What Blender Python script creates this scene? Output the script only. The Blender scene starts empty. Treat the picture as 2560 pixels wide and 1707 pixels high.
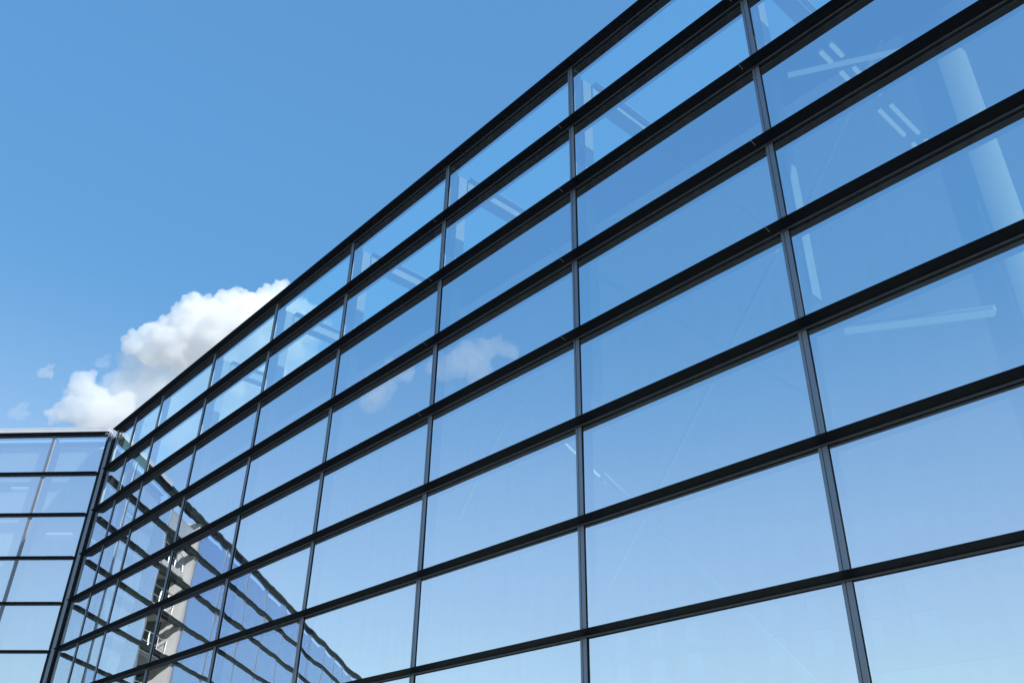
import bpy, bmesh, math, random
from math import sin, cos, radians, pi
from mathutils import Vector, Matrix, Euler
random.seed(7)
SC = bpy.context.scene
COL = SC.collection

# ------------------------------------------------------------------ camera
H = 1.2                      # storey module (one glass row), metres
NR = 10                      # rows of glass from roof rail to ground
YAW, PIT, ROL = -0.8481, 0.5384, 0.0198
CAM = Vector((5.4782*H, -5.6822*H, (NR-8.7226)*H))
cam = bpy.data.cameras.new('camera'); co = bpy.data.objects.new('camera', cam); COL.objects.link(co)
fw = Vector((sin(YAW)*cos(PIT), cos(YAW)*cos(PIT), sin(PIT)))
rt = Vector((cos(YAW), -sin(YAW), 0)); up = rt.cross(fw)
r2 = cos(ROL)*rt + sin(ROL)*up; u2 = -sin(ROL)*rt + cos(ROL)*up
co.matrix_world = Matrix(((r2.x, u2.x, -fw.x, CAM.x), (r2.y, u2.y, -fw.y, CAM.y), (r2.z, u2.z, -fw.z, CAM.z), (0, 0, 0, 1)))
cam.sensor_width = 36; cam.lens = 2203.4/2560*36; cam.clip_start = .05; cam.clip_end = 30000
SC.camera = co

# ------------------------------------------------------------------ light
SUN_AZ, SUN_EL = radians(9), radians(25)          # azimuth counted from +X towards +Y
w = bpy.data.worlds.new('World'); SC.world = w; w.use_nodes = True
nt = w.node_tree; bg = nt.nodes['Background']
sky = nt.nodes.new('ShaderNodeTexSky'); sky.sky_type = 'NISHITA'; sky.sun_disc = False
sky.sun_elevation = SUN_EL; sky.sun_rotation = pi/2 - SUN_AZ
sky.air_density = 1.5; sky.dust_density = 0.5; sky.ozone_density = 9.0; sky.altitude = 0
# soft roll-off of the sky's own brightness range: colour * k * blue**-p
sp = nt.nodes.new('ShaderNodeSeparateColor'); nt.links.new(sky.outputs[0], sp.inputs[0])
pw = nt.nodes.new('ShaderNodeMath'); pw.operation = 'POWER'; nt.links.new(sp.outputs[2], pw.inputs[0]); pw.inputs[1].default_value = -.8
km = nt.nodes.new('ShaderNodeMath'); km.operation = 'MULTIPLY'; nt.links.new(pw.outputs[0], km.inputs[0]); km.inputs[1].default_value = 3.08
vm = nt.nodes.new('ShaderNodeVectorMath'); vm.operation = 'SCALE'; nt.links.new(sky.outputs[0], vm.inputs[0]); nt.links.new(km.outputs[0], vm.inputs['Scale'])
gn = nt.nodes.new('ShaderNodeVectorMath'); gn.operation = 'MULTIPLY'; nt.links.new(vm.outputs[0], gn.inputs[0]); gn.inputs[1].default_value = (1.22, 1.36, 1.21)
# aerosol veil towards the horizon
tcw = nt.nodes.new('ShaderNodeTexCoord'); sx = nt.nodes.new('ShaderNodeSeparateXYZ'); nt.links.new(tcw.outputs['Generated'], sx.inputs[0])
mr = nt.nodes.new('ShaderNodeMapRange'); mr.interpolation_type = 'SMOOTHSTEP'; nt.links.new(sx.outputs[2], mr.inputs[0])
mr.inputs[1].default_value = .56; mr.inputs[2].default_value = .12; mr.inputs[3].default_value = 0; mr.inputs[4].default_value = 1
vs = nt.nodes.new('ShaderNodeVectorMath'); vs.operation = 'SCALE'; vs.inputs[0].default_value = (2.05, 1.5, 1.35); nt.links.new(mr.outputs[0], vs.inputs['Scale'])
va = nt.nodes.new('ShaderNodeVectorMath'); nt.links.new(gn.outputs[0], va.inputs[0]); nt.links.new(vs.outputs[0], va.inputs[1])
nt.links.new(va.outputs[0], bg.inputs[0]); bg.inputs[1].default_value = 0.15
sl = bpy.data.lights.new('sun', 'SUN'); sl.energy = 4.2; sl.angle = radians(.5); sl.color = (1, .975, .95)
so = bpy.data.objects.new('sun', sl); COL.objects.link(so)
SUND = Vector((cos(SUN_AZ)*cos(SUN_EL), sin(SUN_AZ)*cos(SUN_EL), sin(SUN_EL)))
so.rotation_euler = SUND.to_track_quat('Z', 'Y').to_euler()
SC.view_settings.view_transform = 'Standard'; SC.view_settings.look = 'None'
SC.view_settings.exposure = 0.0; SC.view_settings.gamma = 1
SC.render.engine = 'CYCLES'
cy = SC.cycles
cy.max_bounces = 48; cy.transparent_max_bounces = 40; cy.glossy_bounces = 8; cy.volume_bounces = 40
cy.use_denoising = True; cy.caustics_reflective = False; cy.caustics_refractive = False
cy.blur_glossy = 0.0

# ------------------------------------------------------------------ materials
def mat(name):
    m = bpy.data.materials.new(name); m.use_nodes = True
    return m, m.node_tree, m.node_tree.nodes, m.node_tree.links

def solid(name, col, rough=.5, metal=0., var=.12, scale=6., bump=.0, spec=.5, streak=0.):
    m, t, n, l = mat(name); b = n['Principled BSDF']
    b.inputs['Roughness'].default_value = rough; b.inputs['Metallic'].default_value = metal
    b.inputs['Specular IOR Level'].default_value = spec
    tc = n.new('ShaderNodeTexCoord'); mp = n.new('ShaderNodeMapping'); l.new(tc.outputs['Object'], mp.inputs[0])
    if streak: mp.inputs['Scale'].default_value = (1, 1, streak)
    no = n.new('ShaderNodeTexNoise'); no.inputs['Scale'].default_value = scale; no.inputs['Detail'].default_value = 6
    l.new(mp.outputs[0], no.inputs['Vector'])
    r = n.new('ShaderNodeValToRGB'); r.color_ramp.elements[0].position = .3; r.color_ramp.elements[1].position = .7
    r.color_ramp.elements[0].color = tuple(c*(1-var) for c in col) + (1,)
    r.color_ramp.elements[1].color = tuple(min(1, c*(1+var)) for c in col) + (1,)
    l.new(no.outputs[0], r.inputs[0]); l.new(r.outputs[0], b.inputs['Base Color'])
    rr = n.new('ShaderNodeMapRange'); rr.inputs[3].default_value = max(.03, rough-.1); rr.inputs[4].default_value = min(1, rough+.12)
    l.new(no.outputs[0], rr.inputs[0]); l.new(rr.outputs[0], b.inputs['Roughness'])
    if bump:
        bp = n.new('ShaderNodeBump'); bp.inputs['Distance'].default_value = bump; bp.inputs['Strength'].default_value = .6
        l.new(no.outputs[0], bp.inputs['Height']); l.new(bp.outputs[0], b.inputs['Normal'])
    return m

def glass_material(name, refl, trans):
    """coated curtain-wall glass: mirror coat + tinted transmission, very slightly wavy"""
    m, t, n, l = mat(name); n.remove(n['Principled BSDF']); out = n['Material Output']
    g = n.new('ShaderNodeBsdfGlossy'); g.inputs['Roughness'].default_value = 0.0; g.inputs['Color'].default_value = refl + (1,)
    tr = n.new('ShaderNodeBsdfTransparent'); tr.inputs['Color'].default_value = trans + (1,)
    ad = n.new('ShaderNodeAddShader'); l.new(g.outputs[0], ad.inputs[0]); l.new(tr.outputs[0], ad.inputs[1])
    tc = n.new('ShaderNodeTexCoord')
    n1 = n.new('ShaderNodeTexNoise'); n1.inputs['Scale'].default_value = .9; n1.inputs['Detail'].default_value = 2
    n2 = n.new('ShaderNodeTexNoise'); n2.inputs['Scale'].default_value = 1.9; n2.inputs['Detail'].default_value = 0
    l.new(tc.outputs['Object'], n1.inputs['Vector']); l.new(tc.outputs['Object'], n2.inputs['Vector'])
    b1 = n.new('ShaderNodeBump'); b1.inputs['Distance'].default_value = .0016; b1.inputs['Strength'].default_value = 1
    b2 = n.new('ShaderNodeBump'); b2.inputs['Distance'].default_value = .0005; b2.inputs['Strength'].default_value = 1
    l.new(n1.outputs[0], b1.inputs['Height']); l.new(n2.outputs[0], b2.inputs['Height'])
    l.new(b1.outputs[0], b2.inputs['Normal']); l.new(b2.outputs[0], g.inputs['Normal'])
    # thin film of dust and dried rain streaks
    mp = n.new('ShaderNodeMapping'); mp.inputs['Scale'].default_value = (3, 3, .5); l.new(tc.outputs['Object'], mp.inputs[0])
    n3 = n.new('ShaderNodeTexNoise'); n3.inputs['Scale'].default_value = 2.2; n3.inputs['Detail'].default_value = 5; l.new(mp.outputs[0], n3.inputs['Vector'])
    mr_ = n.new('ShaderNodeMapRange'); mr_.inputs[1].default_value = .42; mr_.inputs[2].default_value = .8; mr_.inputs[3].default_value = .015; mr_.inputs[4].default_value = .05
    l.new(n3.outputs[0], mr_.inputs[0])
    df = n.new('ShaderNodeBsdfDiffuse'); df.inputs[0].default_value = (.62, .66, .68, 1)
    mx = n.new('ShaderNodeMixShader'); l.new(mr_.outputs[0], mx.inputs[0]); l.new(ad.outputs[0], mx.inputs[1]); l.new(df.outputs[0], mx.inputs[2])
    l.new(mx.outputs[0], out.inputs[0])
    return m

def clear_material(name, trans):
    m, t, n, l = mat(name); n.remove(n['Principled BSDF'])
    tr = n.new('ShaderNodeBsdfTransparent'); tr.inputs['Color'].default_value = trans + (1,)
    l.new(tr.outputs[0], n['Material Output'].inputs[0]); return m

def emit_material(name, col, s):
    m, t, n, l = mat(name); n.remove(n['Principled BSDF'])
    e = n.new('ShaderNodeEmission'); e.inputs[0].default_value = col + (1,); e.inputs[1].default_value = s
    l.new(e.outputs[0], n['Material Output'].inputs[0]); return m

M = dict(
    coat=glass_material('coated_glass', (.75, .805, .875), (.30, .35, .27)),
    coatw=glass_material('coated_glass_side', (.45, .56, .77), (.50, .50, .44)),  # wing glass, duller reflection put into its colour for the mirrored bays
    coatb=glass_material('coated_glass_corner', (.68, .75, .85), (.34, .355, .35)),  # same wing glass, brighter reflection put into its colour for the nearest bays
    brightener=solid('brightening_panel', (.78, .8, .8), .8, 0, .05, 1.2),  # pale colour for panels added to brighten the wing glass
    clear=clear_material('inner_glass', (.93, .98, .97)),
    black=solid('black_aluminium', (.011, .011, .014), .5, 0, .25, 9, spec=.22),
    bead=solid('dark_gasket', (.12, .122, .13), .4, 0, .2, 14),
    mull=solid('anodised_mullion', (.27, .295, .345), .42, .45, .10, 5, streak=.15),
    groove=solid('mullion_groove', (.02, .024, .035), .5),
    coping=solid('light_coping', (.78, .77, .78), .5, .3, .05, 3, streak=.3),
    joint=solid('joint_sleeve', (.5, .5, .5), .4),
    inner=solid('inner_steel', (.012, .013, .016), .7, spec=.2),
    tint=clear_material('tinted_pane', (.33, .36, .35)),
    col=solid('painted_column', (.3, .32, .32), .55, 0, .06, 1.5),
    dull=solid('painted_steel', (.25, .29, .33), .6, 0, .1, 3),
    post=solid('white_steel', (.8, .82, .82), .45, 0, .05, 2),
    beam=solid('grey_steel', (.42, .46, .5), .45, 0, .1, 3),
    ceil=solid('ceiling', (.4, .415, .44), .7, 0, .06, .8),
    wall=solid('inner_wall', (.3, .31, .33), .7, 0, .08, .6),
    slab=solid('concrete', (.62, .62, .61), .8, 0, .12, 3, bump=.003),
    pier=solid('pale_render', (.62, .58, .53), .8, 0, .09, 4, bump=.002, streak=.4),
    sealant=solid('sealant', (.7, .68, .65), .6, 0, .12, 30, bump=.01),
    pave=solid('paving', (.2, .205, .21), .85, 0, .2, .7, bump=.004),
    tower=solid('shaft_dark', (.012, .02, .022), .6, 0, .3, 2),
    rail=solid('stair_rail', (.6, .61, .62), .35, .4, .05, 5),
    lamp=emit_material('lit_tube', (.8, .95, 1.0), .5),
    barglow=emit_material('glowing_bar', (.7, .92, 1.0), .33),
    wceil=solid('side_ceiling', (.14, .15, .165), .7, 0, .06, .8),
)

# ------------------------------------------------------------------ frames and mesh helpers
class Frame:
    def __init__(s, ox, oy, ux, uy, nx, ny): s.o = (ox, oy); s.u = (ux, uy); s.n = (nx, ny)
    def __call__(s, a, d, r):      # a along wall, d outward, r rows below the roof rail (all in modules)
        return Vector(((s.o[0]+a*s.u[0]+d*s.n[0])*H, (s.o[1]+a*s.u[1]+d*s.n[1])*H, (NR-r)*H))
PHI = .765; XC, YC = -15.385, -.083
FM = Frame(0, 0, 1, 0, 0, -1)
FW = Frame(XC, YC, -cos(PHI), -sin(PHI), sin(PHI), -cos(PHI))

class MB:
    def __init__(s): s.bm = bmesh.new()
    def prism(s, F, prof, a0, a1, mi=0):
        """prof: (d, r) outline, extruded along the wall"""
        A = [s.bm.verts.new(F(a0, d, r)) for d, r in prof]; B = [s.bm.verts.new(F(a1, d, r)) for d, r in prof]
        k = len(prof); fs = [s.bm.faces.new((A[i], A[(i+1) % k], B[(i+1) % k], B[i])) for i in range(k)]
        fs += [s.bm.faces.new(A[::-1]), s.bm.faces.new(B)]
        for f in fs: f.material_index = mi
        return fs
    def box(s, F, a0, a1, d0, d1, r0, r1, mi=0):
        return s.prism(F, [(d0, r0), (d1, r0), (d1, r1), (d0, r1)], a0, a1, mi)
    def vprism(s, F, prof, r0, r1, mi=0):
        """prof: (a, d) outline, extruded vertically"""
        A = [s.bm.verts.new(F(a, d, r0)) for a, d in prof]; B = [s.bm.verts.new(F(a, d, r1)) for a, d in prof]
        k = len(prof)
        for i in range(k): s.bm.faces.new((A[i], A[(i+1) % k], B[(i+1) % k], B[i])).material_index = mi
        s.bm.faces.new(A[::-1]).material_index = mi; s.bm.faces.new(B).material_index = mi
    def bar(s, p, q, rad, n=8, mi=0, flat=1.):
        p, q = Vector(p), Vector(q); z = (q-p).normalized(); x = z.orthogonal().normalized()
        if abs(z.z) < .99: x = z.cross(Vector((0, 0, 1))).normalized()
        y = z.cross(x); V = []
        for c in (p, q): V.append([s.bm.verts.new(c + rad*(cos(2*pi*i/n)*x + flat*sin(2*pi*i/n)*y)) for i in range(n)])
        for i in range(n):
            f = s.bm.faces.new((V[0][i], V[0][(i+1) % n], V[1][(i+1) % n], V[1][i])); f.material_index = mi; f.smooth = n > 6
        s.bm.faces.new(V[0][::-1]).material_index = mi; s.bm.faces.new(V[1]).material_index = mi
    def build(s, name, mats, parent=None, origin=None, bevel=0, hide=False):
        bmesh.ops.recalc_face_normals(s.bm, faces=s.bm.faces)
        org = Vector(origin) if origin is not None else sum((v.co for v in s.bm.verts), Vector())/len(s.bm.verts)
        for v in s.bm.verts: v.co -= org
        me = bpy.data.meshes.new(name); s.bm.to_mesh(me); s.bm.free()
        for m in (mats if isinstance(mats, (list, tuple)) else [mats]): me.materials.append(M[m] if isinstance(m, str) else m)
        o = bpy.data.objects.new(name, me); COL.objects.link(o)
        o.location = org
        if parent is not None:
            o.parent = parent; o.matrix_parent_inverse = Matrix.Identity(4)
            o.location = org - world_loc(parent)
        if bevel:
            b = o.modifiers.new('bevel', 'BEVEL'); b.width = bevel; b.segments = 2; b.limit_method = 'ANGLE'; b.angle_limit = radians(40)
        return o
def world_loc(o):
    v = Vector(o.location)
    while o.parent: o = o.parent; v += o.location
    return v
def tag(o, label=None, cat=None, group=None, kind=None):
    if label: o['label'] = label
    if cat: o['category'] = cat
    if group: o['group'] = group
    if kind: o['kind'] = kind
    return o
def empty(name, loc):
    o = bpy.data.objects.new(name, None); COL.objects.link(o); o.location = loc; return o

# ------------------------------------------------------------------ ground
g = MB(); S = 6000
V = [g.bm.verts.new((x, y, 0)) for x, y in ((-S, -S), (S, -S), (S, S), (-S, S))]; g.bm.faces.new(V)
tag(g.build('ground', 'pave'), kind='structure')

# ------------------------------------------------------------------ building
B = empty('glass_building', (0, 0, 0))
tag(B, 'long modern building with reflective blue glass walls in black frames meeting at an angled corner', 'building')
A_ = 2.4884
XE = 6.6                                        # right end of the main wall (outside the frame)
MX = [-4*A_-3.9956, -4*A_-2.5111] + [-k*A_ for k in range(4, 0, -1)] + [0, A_, 2*A_]
CORN = -15.03
WS = [1.38, 3.90, 6.30] + [8.64+2.37*k for k in range(12)]
WEND = WS[-1]+2.37
MW = .078                                         # mullion width

GF, GT = -.015, .018                              # glass face offset, pane thickness

def fin(mb, F, a0, a1, r, joints, top=False, side=False):
    # downward-sloping sun fin, bead, and backing frame behind it
    prof = [(.002, r-.001), (.030, r-.004), (.122, r-.027), (.128, r-.030), (.124, r-.033), (.002, r-.042)]
    if top: prof = [(.002, r-.001), (.030, r-.004), (.118, r-.026), (.128, r-.031), (.126, r-.046), (.002, r-.088)]
    mb.prism(F, prof, a0, a1, 0)
    mb.box(F, a0, a1, .003, .016, r-.003, r+.010, 1)               # bead
    mb.box(F, a0, a1, .052, .058, r-.012, r-.0055, 1) if False else None
    for j in joints:
        mb.prism(F, [(.060, r-.0095), (.119, r-.0245), (.1295, r-.031), (.126, r-.040), (.118, r-.028), (.060, r-.014)], j-.003, j+.003, 2)

def backing(mb, F, cuts, a0, a1, r):
    e = [a0] + [c for c in cuts if a0 < c < a1] + [a1]
    for i in range(len(e)-1):
        s0 = e[i] + (MW/2+.001 if i else 0); s1 = e[i+1] - (MW/2+.001 if i < len(e)-2 else 0)
        mb.box(F, s0, s1, GF-.004-GT, .0015, r-(.080 if r == 0 else .043), r+.004, 0)
        mb.box(F, s0, s1, -.17, GF-.006-GT, r-.040, r+.012, 3)     # inner rail behind the glass

def mullion(F, c, r0, r1, name='mullion'):
    mb = MB(); x0, x1 = c-MW/2, c+MW/2; gx = x0+MW*.40
    mb.vprism(F, [(x0, -.045), (x0, -.003), (x0+.004, .0), (gx-.004, .0), (gx-.004, -.008), (gx+.004, -.008), (gx+.004, .0), (x1-.004, 0), (x1, -.003), (x1, -.045)], r0, r1, 0)
    mb.box(F, c-.03, c+.03, -.17, -.046, r0, r1, 1)
    mb.box(F, x1+.0005, x1+.0035, -.030, -.005, r0, r1, 1)   # added dark strip so the side face and its reflection read dark
    return mb.build(name, ['mull', 'inner'], B, bevel=0)

# main wall: transoms
for r in range(NR):
    mb = MB(); J = [x-.06 for x in MX[5:8]] if r in (1, 2, 3, 4) else []
    fin(mb, FM, CORN, XE, r, J, top=(r == 0))
    backing(mb, FM, [m+MW/2 for m in MX], CORN, XE, r)
    o = mb.build('roof_rail' if r == 0 else 'transom', ['black', 'bead', 'joint', 'inner'], B)
# wing: transoms
for r in range(NR):
    mb = MB()
    fin(mb, FW, .0, WEND, r, [], top=(r == 0))
    backing(mb, FW, [s-MW/2 for s in WS], .0, WEND, r)
    o = mb.build('roof_rail' if r == 0 else 'transom', ['black', 'bead', 'joint', 'inner'], B)
for x in MX: mullion(FM, x+MW/2, 0.005, NR)
for s in WS: mullion(FW, s-MW/2, 0.005, NR)
# light coping on the sunlit wing's parapet
mb = MB()
mb.prism(FW, [(.112, -.055), (.118, -.130), (.112, -.136), (-.10, -.140), (-.10, -.0900), (.0, -.0895)], -.02, 3.3, 0)
mb.box(FW, -.02, 3.3, .1165, .124, -.165, -.1365, 0)
mb.build('coping', 'coping', B)
mb = MB(); mb.prism(FW, [(.105, -.056), (.108, -.105), (-.10, -.115), (-.10, -.0900), (.0, -.0895)], 3.302, WEND, 0); mb.build('coping', 'black', B)  # rest of the coping coloured black so its mirror image reads dark

# corner: end mullions, recessed dark post, light edge strip
mb = MB(); mb.box(FM, XE+.001, XE+.09, -.18, .0, -.08, NR, 0); mb.build('end_post', 'mull', B)
mb = MB()
mb.vprism(FM, [(CORN, -.05), (CORN, 0), (CORN+.018, 0), (CORN+.018, -.008), (CORN+.026, -.008), (CORN+.026, 0), (CORN+.07, 0), (CORN+.07, -.05)], .03, NR)
mb.build('mullion', 'mull', B)
mb = MB(); mb.vprism(FW, [(-.12, -.05), (-.12, .02), (-.045, .02), (-.045, -.05)], .03, NR); mb.build('corner_trim', 'mull', B)
mb = MB()
p0 = FM(CORN-.002, -.03, 0); p1 = FW(-.122, -.02, 0)
mb.vprism(FM, [(CORN-.002, -.2), (CORN-.002, -.028), (p1.x/H-.02, -(p1.y/H)-.02), (p1.x/H-.15, -(p1.y/H)-.25)], .04, NR)
mb.box(FW, -.044, .03, -.05, .0, .03, NR, 0)
mb.build('corner_post', 'black', B)
# sealant patches smeared at the roof corner
def blob(mb, c, rad, sx, sz, seed):
    ret = bmesh.ops.create_icosphere(mb.bm, subdivisions=3, radius=1)
    for v in ret['verts']:
        n = v.co.copy(); k = 1+.22*sin(5*n.x+seed)*cos(6*n.z+2*seed)+.13*sin(11*n.z+3*seed+4*n.x)
        v.co = Vector(c)+Vector((n.x*rad*sx*k, n.y*rad*.35*k, n.z*rad*sz*k))
for i, (da, dd, dr, rad, sx, sz) in enumerate([(-.02, .10, .04, .070, 1.0, .8), (.06, .10, .01, .05, 1.5, .4), (-.09, .07, .09, .045, .6, 1.5), (.02, .07, .12, .04, .7, 1.2)]):
    mb = MB(); blob(mb, FW(da-.05, dd, dr), rad*H, sx, sz, i+1); mb.build('sealant', 'sealant', B)
mb = MB(); blob(mb, FM(CORN+.12, .03, .12), .05*H, .6, 2.0, 7); mb.build('sealant', 'sealant', B)

# ------------------------------------------------------------------ glass panes
def pane_mesh(mb, F, a0, a1, r0, r1, ty, tz):
    ca, cr = (a0+a1)/2, (r0+r1)/2
    def d(a, r, base): return base + (a-ca)*ty + (r-cr)*tz
    fr = [F(a, d(a, r, GF), r) for a, r in ((a0, r0), (a1, r0), (a1, r1), (a0, r1))]
    bk = [F(a, d(a, r, GF-GT), r) for a, r in ((a0, r0), (a1, r0), (a1, r1), (a0, r1))]
    A = [mb.bm.verts.new(p) for p in fr]; Bk = [mb.bm.verts.new(p) for p in bk]
    f = mb.bm.faces.new(A); f.material_index = 0
    mb.bm.faces.new(Bk[::-1]).material_index = 1
    for i in range(4): mb.bm.faces.new((A[i], Bk[i], Bk[(i+1) % 4], A[(i+1) % 4])).material_index = 1
rest = MB(); rp = random.Random(11)
rest2 = MB()
def add_pane(F, a0, a1, r, sub, mats):
    ty, tz = rp.gauss(0, .0013), rp.gauss(0, .0013)
    mb = MB() if sub else (rest if F is FM else rest2)
    pane_mesh(mb, F, a0, a1, r+.005, r+.954, ty, tz)
    if sub: mb.build('glass_pane', mats, B)
me_ = [CORN+.07] + [m for m in MX] + [XE]
for r in range(NR):
    for i in range(len(me_)-1):
        a0 = me_[i] + (MW if i else 0); a1 = me_[i+1]
        vis = r <= 8 and i <= 9 - (1 if r > 6 or r < 1 else 0) and i < 10
        vis = r <= 8 and i <= 8
        add_pane(FM, a0, a1, r, vis, ['coat', 'clear'])
we = [.03] + WS + [WEND]
for r in range(NR):
    for i in range(len(we)-1):
        if i == 2: continue                          # open bay of the stair tower
        a0 = we[i]; a1 = we[i+1] - (MW if i < len(we)-2 else 0)
        add_pane(FW, a0, a1, r, r <= 5 and i <= 1 and not (r > 4 and i), ['coatb', 'clear'])
tag(rest.build('glass_pane', ['coat', 'clear'], B), kind='stuff')
tag(rest2.build('glass_pane', ['coatw', 'clear'], B), kind='stuff')

# ------------------------------------------------------------------ structure behind the glass
RZ = 2.0                                            # roof deck level, rows below the rail
def pt(x, y, r): return Vector((x*H, y*H, (NR-r)*H))
mb = MB()                                           # roof slab of the main range: deck and ceiling
mb.box(FM, CORN+.4, 4.9, -14, -.62, RZ-.04, RZ+.04, 0); mb.build('roof_slab', 'ceil', B)
mb = MB(); mb.box(FM, 4.901, XE, -14, -.62, RZ-.02, RZ+.0, 0); mb.build('skylight', 'clear', B)
mb = MB(); mb.box(FM, CORN+.4, XE, -.615, -.18, RZ-.05, RZ+.03, 0); mb.build('edge_beam', 'inner', B)
mb = MB()                                # far wall of the hall with window openings
xs_ = sorted([CORN+.4, -4.6, XE] + [v for k in range(13) for v in (-12.2+1.25*k, -12.2+1.25*k+.62) if v < XE and k not in (3, 8)])
rs_ = [RZ+.04, 2.9, 3.5, 3.7, 4.35, 4.85, 8.0, NR]
for i in range(len(xs_)-1):
    xm = (xs_[i]+xs_[i+1])/2; inwin = any(-12.2+1.25*k < xm < -12.2+1.25*k+.62 for k in range(13) if k not in (3, 8))
    for j in range(len(rs_)-1):
        rm = (rs_[j]+rs_[j+1])/2
        op = (inwin and (2.9 < rm < 3.5 or 3.7 < rm < 4.35)) or (xm > -4.6 and 4.85 < rm < 8.0)
        if not op: mb.box(FM, xs_[i], xs_[i+1], -14.2, -14, rs_[j], rs_[j+1], 0)
bw = mb.build('back_wall', 'wall', B)
for k in range(13):
    if k not in (3, 8) and -12.2+1.25*k+.62 < XE:
        for ra, rb in ((2.9, 3.5), (3.7, 4.35)):
            mb = MB(); mb.box(FM, -12.2+1.25*k, -12.2+1.25*k+.62, -14.12, -14.08, ra, rb, 0); mb.build('window', 'tint', bw)
mb = MB(); mb.box(FM, -4.6, XE, -14.12, -14.08, 4.85, 8.0, 0); mb.build('window', 'tint', bw)
mb = MB(); mb.box(FM, CORN+.2, CORN+.4, -14.2, -.30, RZ-.04, NR, 0); mb.build('end_wall', 'ceil', B)
mb = MB(); mb.box(FM, XE-.15, XE, -14, -.18, 9.5, NR, 0); mb.build('end_wall', 'ceil', B)
mb = MB(); mb.box(FM, XE-.06, XE-.04, -14, -.18, RZ+.05, 9.49, 0); mb.build('end_glazing', 'clear', B)
mb = MB(); mb.box(FM, CORN+.4, XE-.2, -14, -.3, NR-.06, NR-.01, 0); mb.build('hall_floor', 'slab', B)
# posts behind the mullions, outrigger beams above the roof deck
for x in MX[2:]:
    mb = MB(); mb.box(FM, x-.01, x+.10, -.32, -.175, .10, RZ+.9 if x < -.5 else 4.6, 0)
    mb.build('post', 'dull', B)
    mb = MB()
    mb.box(FM, x+.0, x+.20, -3.4, -.33, .10, .115, 0); mb.box(FM, x+.08, x+.12, -3.4, -.33, .116, .32, 0); mb.box(FM, x+.0, x+.20, -3.4, -.33, .321, .34, 0)
    mb.build('roof_beam', 'dull', B)
# cross bracing behind the right-hand bays
def brace(x0, r0, x1, r1, y=.5, rad=.022):
    mb = MB(); mb.bar(pt(x0, y, r0), pt(x1, y, r1), rad*H, 10); return mb.build('brace', 'post', B)
for (xa, ra, xb, rb) in ((-.86, 2.07, 2.42, 5.5), (2.44, 3.46, -.1, 6.45), (-.1, 5.31, 2.42, 8.1), (1.22, 2.07, 2.42, 3.95), (3.55, 2.1, 2.52, 3.46), (-1.6, 4.2, -2.44, 5.2), (-2.4, 2.9, -.1, 5.4)):
    brace(xa, ra, xb, rb)
mb = MB()                                           # big round column
mb.bar(pt(3.85, .84, NR), pt(3.85, .84, RZ+.05), .235*H, 48); mb.build('round_column', 'col', B)
# strip lights in the hall
n_l = 0
for row, (x, segs) in enumerate(((3.15, ((.07, .27), (.42, .92), (1.13, 1.66), (1.81, 2.3))), (3.26, ((.06, .28), (.46, .96), (1.15, 1.74), (1.86, 2.35))))):
    for (ya, yb) in segs:
        t = empty('strip_light', pt(x, (ya+yb)/2, RZ+.22))
        tag(t, 'slim white ceiling tube light glowing faintly behind the upper right glass', 'light', 'rows of strip lights behind the glass')
        mb = MB(); mb.box(FM, x-.022, x+.022, -yb, -ya, RZ+.20, RZ+.235, 0); mb.build('housing', 'beam', t)
        mb = MB(); mb.box(FM, x-.018, x+.018, -yb+.01, -ya-.01, RZ+.236, RZ+.26, 0); mb.build('tube', 'lamp', t)
for (pa, pb, ra, lb) in ((pt(2.8, .08, 2.27), pt(3.7, .60, 2.27), .032, 'long slanting glowing ceiling bar crossing the two rows of tube lights at the upper right'), (pt(2.65, .5, 4.85), pt(3.77, .5, 5.19), .036, 'long pale glowing bar behind the glass at the far right, below the round column top')):
    t = empty('strip_light', (pa+pb)/2); tag(t, lb, 'light')
    mb = MB(); mb.bar(pa+Vector((0, .05, .06)), pb+Vector((0, .05, .06)), ra*H, 4); mb.build('housing', 'beam', t)
    mb = MB(); mb.bar(pa, pb, ra*H*.8, 6); mb.build('tube', 'barglow', t)  # bar given a glow of its own
for (s0, s1, r) in ((.35, 1.0, 2.32), (1.75, 2.2, 1.2)):
    t = empty('strip_light', FW((s0+s1)/2, -.24, r))
    tag(t, 'flat white ceiling light behind the left wing glass, %s' % ('near the corner post' if s0 < 1 else 'left of the first sunlit mullion'), 'light')
    mb = MB(); mb.box(FW, s0, s1, -.27, -.20, r-.04, r-.002, 0); mb.build('housing', 'beam', t)
    mb = MB(); mb.box(FW, s0+.02, s1-.02, -.262, -.208, r, r+.03, 0); mb.build('tube', 'lamp', t)

WZ = .09
# wing interior: roof slab, floors, back wall; near-black colour darkens the mirrored bays
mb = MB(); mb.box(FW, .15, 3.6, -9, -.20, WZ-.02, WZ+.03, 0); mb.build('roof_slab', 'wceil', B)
mb = MB(); mb.box(FW, 6.6, WEND, -9, -.20, WZ-.02, WZ+.03, 0); mb.build('roof_slab', 'inner', B)
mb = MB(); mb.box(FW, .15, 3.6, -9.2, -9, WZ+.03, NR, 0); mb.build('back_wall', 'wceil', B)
mb = MB(); mb.box(FW, 6.6, WEND, -9.2, -9, WZ+.03, NR, 0); mb.build('back_wall', 'inner', B)
mb = MB(); mb.box(FW, 3.6, 3.75, -9, -.3, WZ+.03, NR, 0); mb.build('cross_wall', 'inner', B)
mb = MB(); mb.box(FW, 6.6, 6.75, -9, -.3, WZ+.03, NR, 0); mb.build('cross_wall', 'inner', B)
for a0, a1 in ((.1, 1.28), (1.42, 3.55)):
    mb = MB(); mb.box(FW, a0, a1, -.30, -.285, WZ+.06, NR-.1, 0); mb.build('brightening_panel', 'brightener', B)  # added pale panels that brighten the two nearest bays from behind
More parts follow.
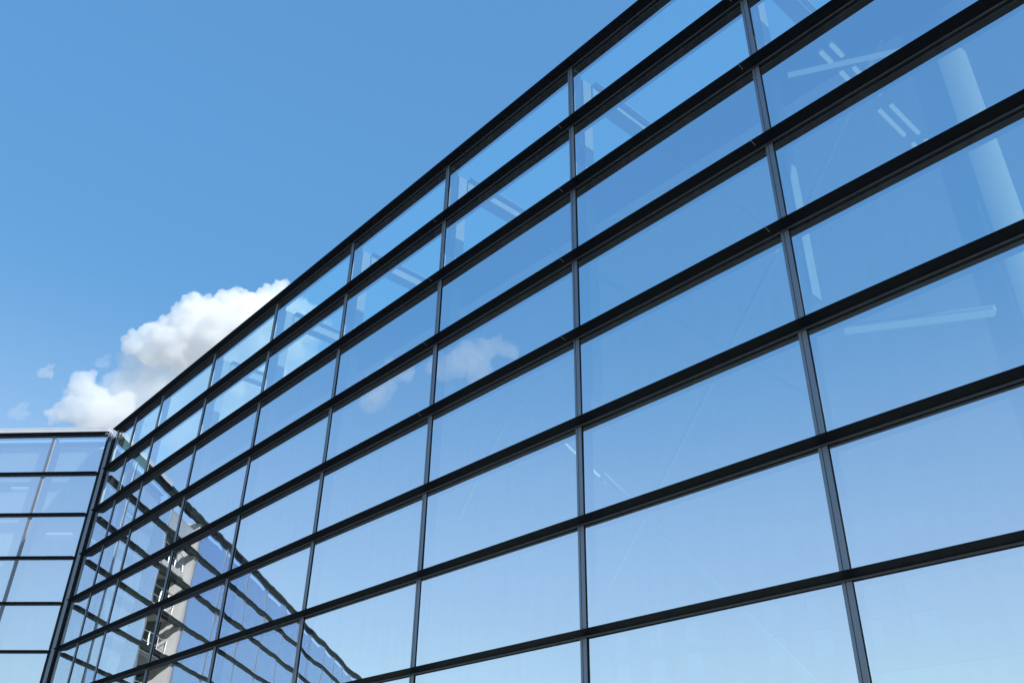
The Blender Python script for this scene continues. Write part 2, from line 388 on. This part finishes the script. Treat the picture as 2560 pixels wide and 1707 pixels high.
# stair tower in the open bay of the wing
mb = MB(); mb.box(FW, 6.06, 6.24, -.55, -.045, .02, NR, 0); mb.box(FW, 6.24, 6.46, -.55, -.17, .02, NR, 0); mb.build('pier', 'pier', B)
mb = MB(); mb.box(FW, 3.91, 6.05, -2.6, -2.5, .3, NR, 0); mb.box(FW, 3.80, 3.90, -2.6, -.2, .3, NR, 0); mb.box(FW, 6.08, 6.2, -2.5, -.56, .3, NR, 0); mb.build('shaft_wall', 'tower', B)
mb = MB(); mb.box(FW, 3.91, 6.05, -.52, -.2, .22, .7, 0); mb.build('head_beam', 'beam', B)
for r in (1.55, 2.75, 3.95, 5.2, 6.5, 7.9):
    mb = MB(); mb.box(FW, 3.91, 6.05, -1.1, -.22, r, r+.15, 0); mb.build('landing', 'pier', B)
    mb = MB()
    for h_ in (.25, .5): mb.bar(FW(3.95, -.3, r-h_), FW(6.0, -.3, r-h_), .013*H, 6)
    for a in (3.97, 4.5, 5.0, 5.5, 6.0): mb.bar(FW(a, -.3, r), FW(a, -.3, r-.52), .014*H, 6)
    mb.build('handrail', 'rail', B)
    mb = MB(); mb.bar(FW(4.1, -.9, r+.1), FW(5.8, -1.3, r+1.15), .03*H, 6); mb.build('stair_string', 'rail', B)

# ------------------------------------------------------------------ clouds
def ray(px, py):
    v = fw*1 + r2*((px-1280)/2203.4) + u2*(-(py-853.5)/2203.4); return v.normalized()

def cloud_mesh(name, blobs, D, mirror, dens, mat_name, voxel, seed, kids, parent=None, amp=.35, aniso=-.15):
    """lumpy closed hull filled with scattering vapour; blobs = (px, py, radius px, depth m)"""
    rr = random.Random(seed); bm = bmesh.new(); sc = D/2203.4; L = []
    for (x, y, r, dz) in blobs:
        d = ray(x, y)
        if mirror: d.y = -d.y
        c = CAM + d*(D+dz); L.append((c, r*sc))
    out = list(L)
    for c, R in L:
        for k in range(kids):
            v = Vector((rr.gauss(0, 1), rr.gauss(0, 1), rr.gauss(.5, 1))).normalized()
            q = R*rr.uniform(.22, .48); out.append((c+v*(R-q*.35), q))
            if rr.random() < .6:
                v2 = (v+Vector((rr.gauss(0, .5), rr.gauss(0, .5), rr.gauss(0.2, .5)))).normalized(); q2 = q*rr.uniform(.35, .6)
                out.append((c+v*(R-q*.35)+v2*q*.9, q2))
    org = sum((c for c, _ in L), Vector())/len(L)
    for c, R in out:
        ret = bmesh.ops.create_icosphere(bm, subdivisions=2 if R < 40 else 3, radius=R)
        for v in ret['verts']: v.co += c-org
    me = bpy.data.meshes.new(name); bm.to_mesh(me); bm.free()
    o = bpy.data.objects.new(name, me); COL.objects.link(o)
    rm = o.modifiers.new('r', 'REMESH'); rm.mode = 'VOXEL'; rm.voxel_size = voxel
    for sz, st in ((38, 16*amp/.35), (14, 8*amp/.35), (6.5, 4.5*amp/.35)):
        tx = bpy.data.textures.new('puff', 'CLOUDS'); tx.noise_scale = sz; tx.noise_depth = 2
        dm = o.modifiers.new('d', 'DISPLACE'); dm.texture = tx; dm.strength = st; dm.mid_level = .5; dm.texture_coords = 'LOCAL'
    dg = bpy.context.evaluated_depsgraph_get(); me2 = bpy.data.meshes.new_from_object(o.evaluated_get(dg))
    o.modifiers.clear(); o.data = me2; me2.name = name
    m, t, n, l = mat(mat_name); n.remove(n['Principled BSDF'])
    v = n.new('ShaderNodeVolumePrincipled'); v.inputs['Color'].default_value = (.999, .999, 1, 1)
    v.inputs['Density'].default_value = dens; v.inputs['Anisotropy'].default_value = aniso
    l.new(v.outputs[0], n['Material Output'].inputs['Volume'])
    me2.materials.clear(); me2.materials.append(m)
    if parent: o.parent = parent; o.location = org-world_loc(parent)
    else: o.location = org
    return o
D1 = 2600
tops = [(371,840,26,0),(345,852,22,0),(400,832,24,-20),(421,815,26,0),(440,800,22,10),(462,785,26,0),(482,768,30,0),(500,775,26,-20),(520,778,26,-10),(545,768,26,0),(566,755,26,0),(590,748,24,10),(605,752,26,0),(632,755,22,0),(655,742,22,-10),(676,732,22,0),(700,722,22,0),(712,735,22,0),
        (325,868,20,0),(312,850,10,0),(748,765,22,0),(770,775,22,10),(795,790,22,20),(480,815,50,-30),(540,820,56,-40),(610,800,52,-40),(430,860,46,-30),(670,780,44,-30),(380,880,34,-20),(720,790,40,-10),(560,870,60,10),(480,890,50,10),(640,860,60,10),(700,850,55,0),(650,920,60,0),(760,820,36,0),(580,940,60,10)]
body = [(330,905,34,0),(308,960,40,0),(290,1000,46,0),(400,900,62,0),(480,880,80,20),(560,870,90,20),(640,840,85,20),(700,810,60,20),(760,825,50,20),(560,950,110,40),(440,970,95,40),(650,930,90,40),(350,985,72,20),(300,1035,60,20),(450,1050,80,20),(600,1020,90,40),(740,900,50,20),(800,930,40,20),(860,945,30,0)]
low = [(207,970,30,0),(200,950,18,0),(186,1000,30,0),(232,1000,32,0),(160,1034,24,0),(262,1035,46,0),(132,1038,16,0),(305,1015,34,0),(210,1040,34,0)]
c1 = cloud_mesh('cloud', tops, D1, False, .032, 'cloud_top', 4.5, 3, 14, amp=.6)
tag(c1, 'tall white cumulus cloud with crisp lumpy top rising behind the roof rail', 'cloud')
cloud_mesh('cloud_body', body, D1+30, False, .0095, 'cloud_body', 8, 5, 9, parent=c1, amp=.8)
c2 = cloud_mesh('cloud', low, D1, False, .022, 'cloud_low', 5.5, 9, 10, amp=.7)
tag(c2, 'small softer cloud puff low on the left just above the light coping', 'cloud')
for i, (x, y, r, dn, lb) in enumerate([(119, 925, 13, .014, 'tiny white cloud wisp standing alone left of the big cloud'), (262, 900, 13, .006, 'faint cloud wisp between the tiny wisp and the big cloud'), (50, 1025, 17, .006, 'very faint cloud wisp near the left edge above the coping')]):
    tag(cloud_mesh('cloud', [(x, y, r, 0), (x+r*.6, y-r*.7, r*.6, 0), (x-r*.5, y+r*.6, r*.6, 0)], D1, False, dn, 'cloud_wisp', 5, 20+i, 5, amp=.8), lb, 'cloud')
c3 = cloud_mesh('cloud', [(1258,868,26,0),(1232,852,24,0),(1200,862,32,0),(1160,880,38,0),(1125,900,36,0),(1090,915,30,0),(1010,930,26,0),(960,940,34,0),(905,960,30,0),(1180,905,40,10),(930,985,40,10)], D1, True, .0045, 'cloud_far', 6, 31, 9, amp=.8)
tag(c3, 'thin pale cloud bank mirrored in the middle glass rows', 'cloud')
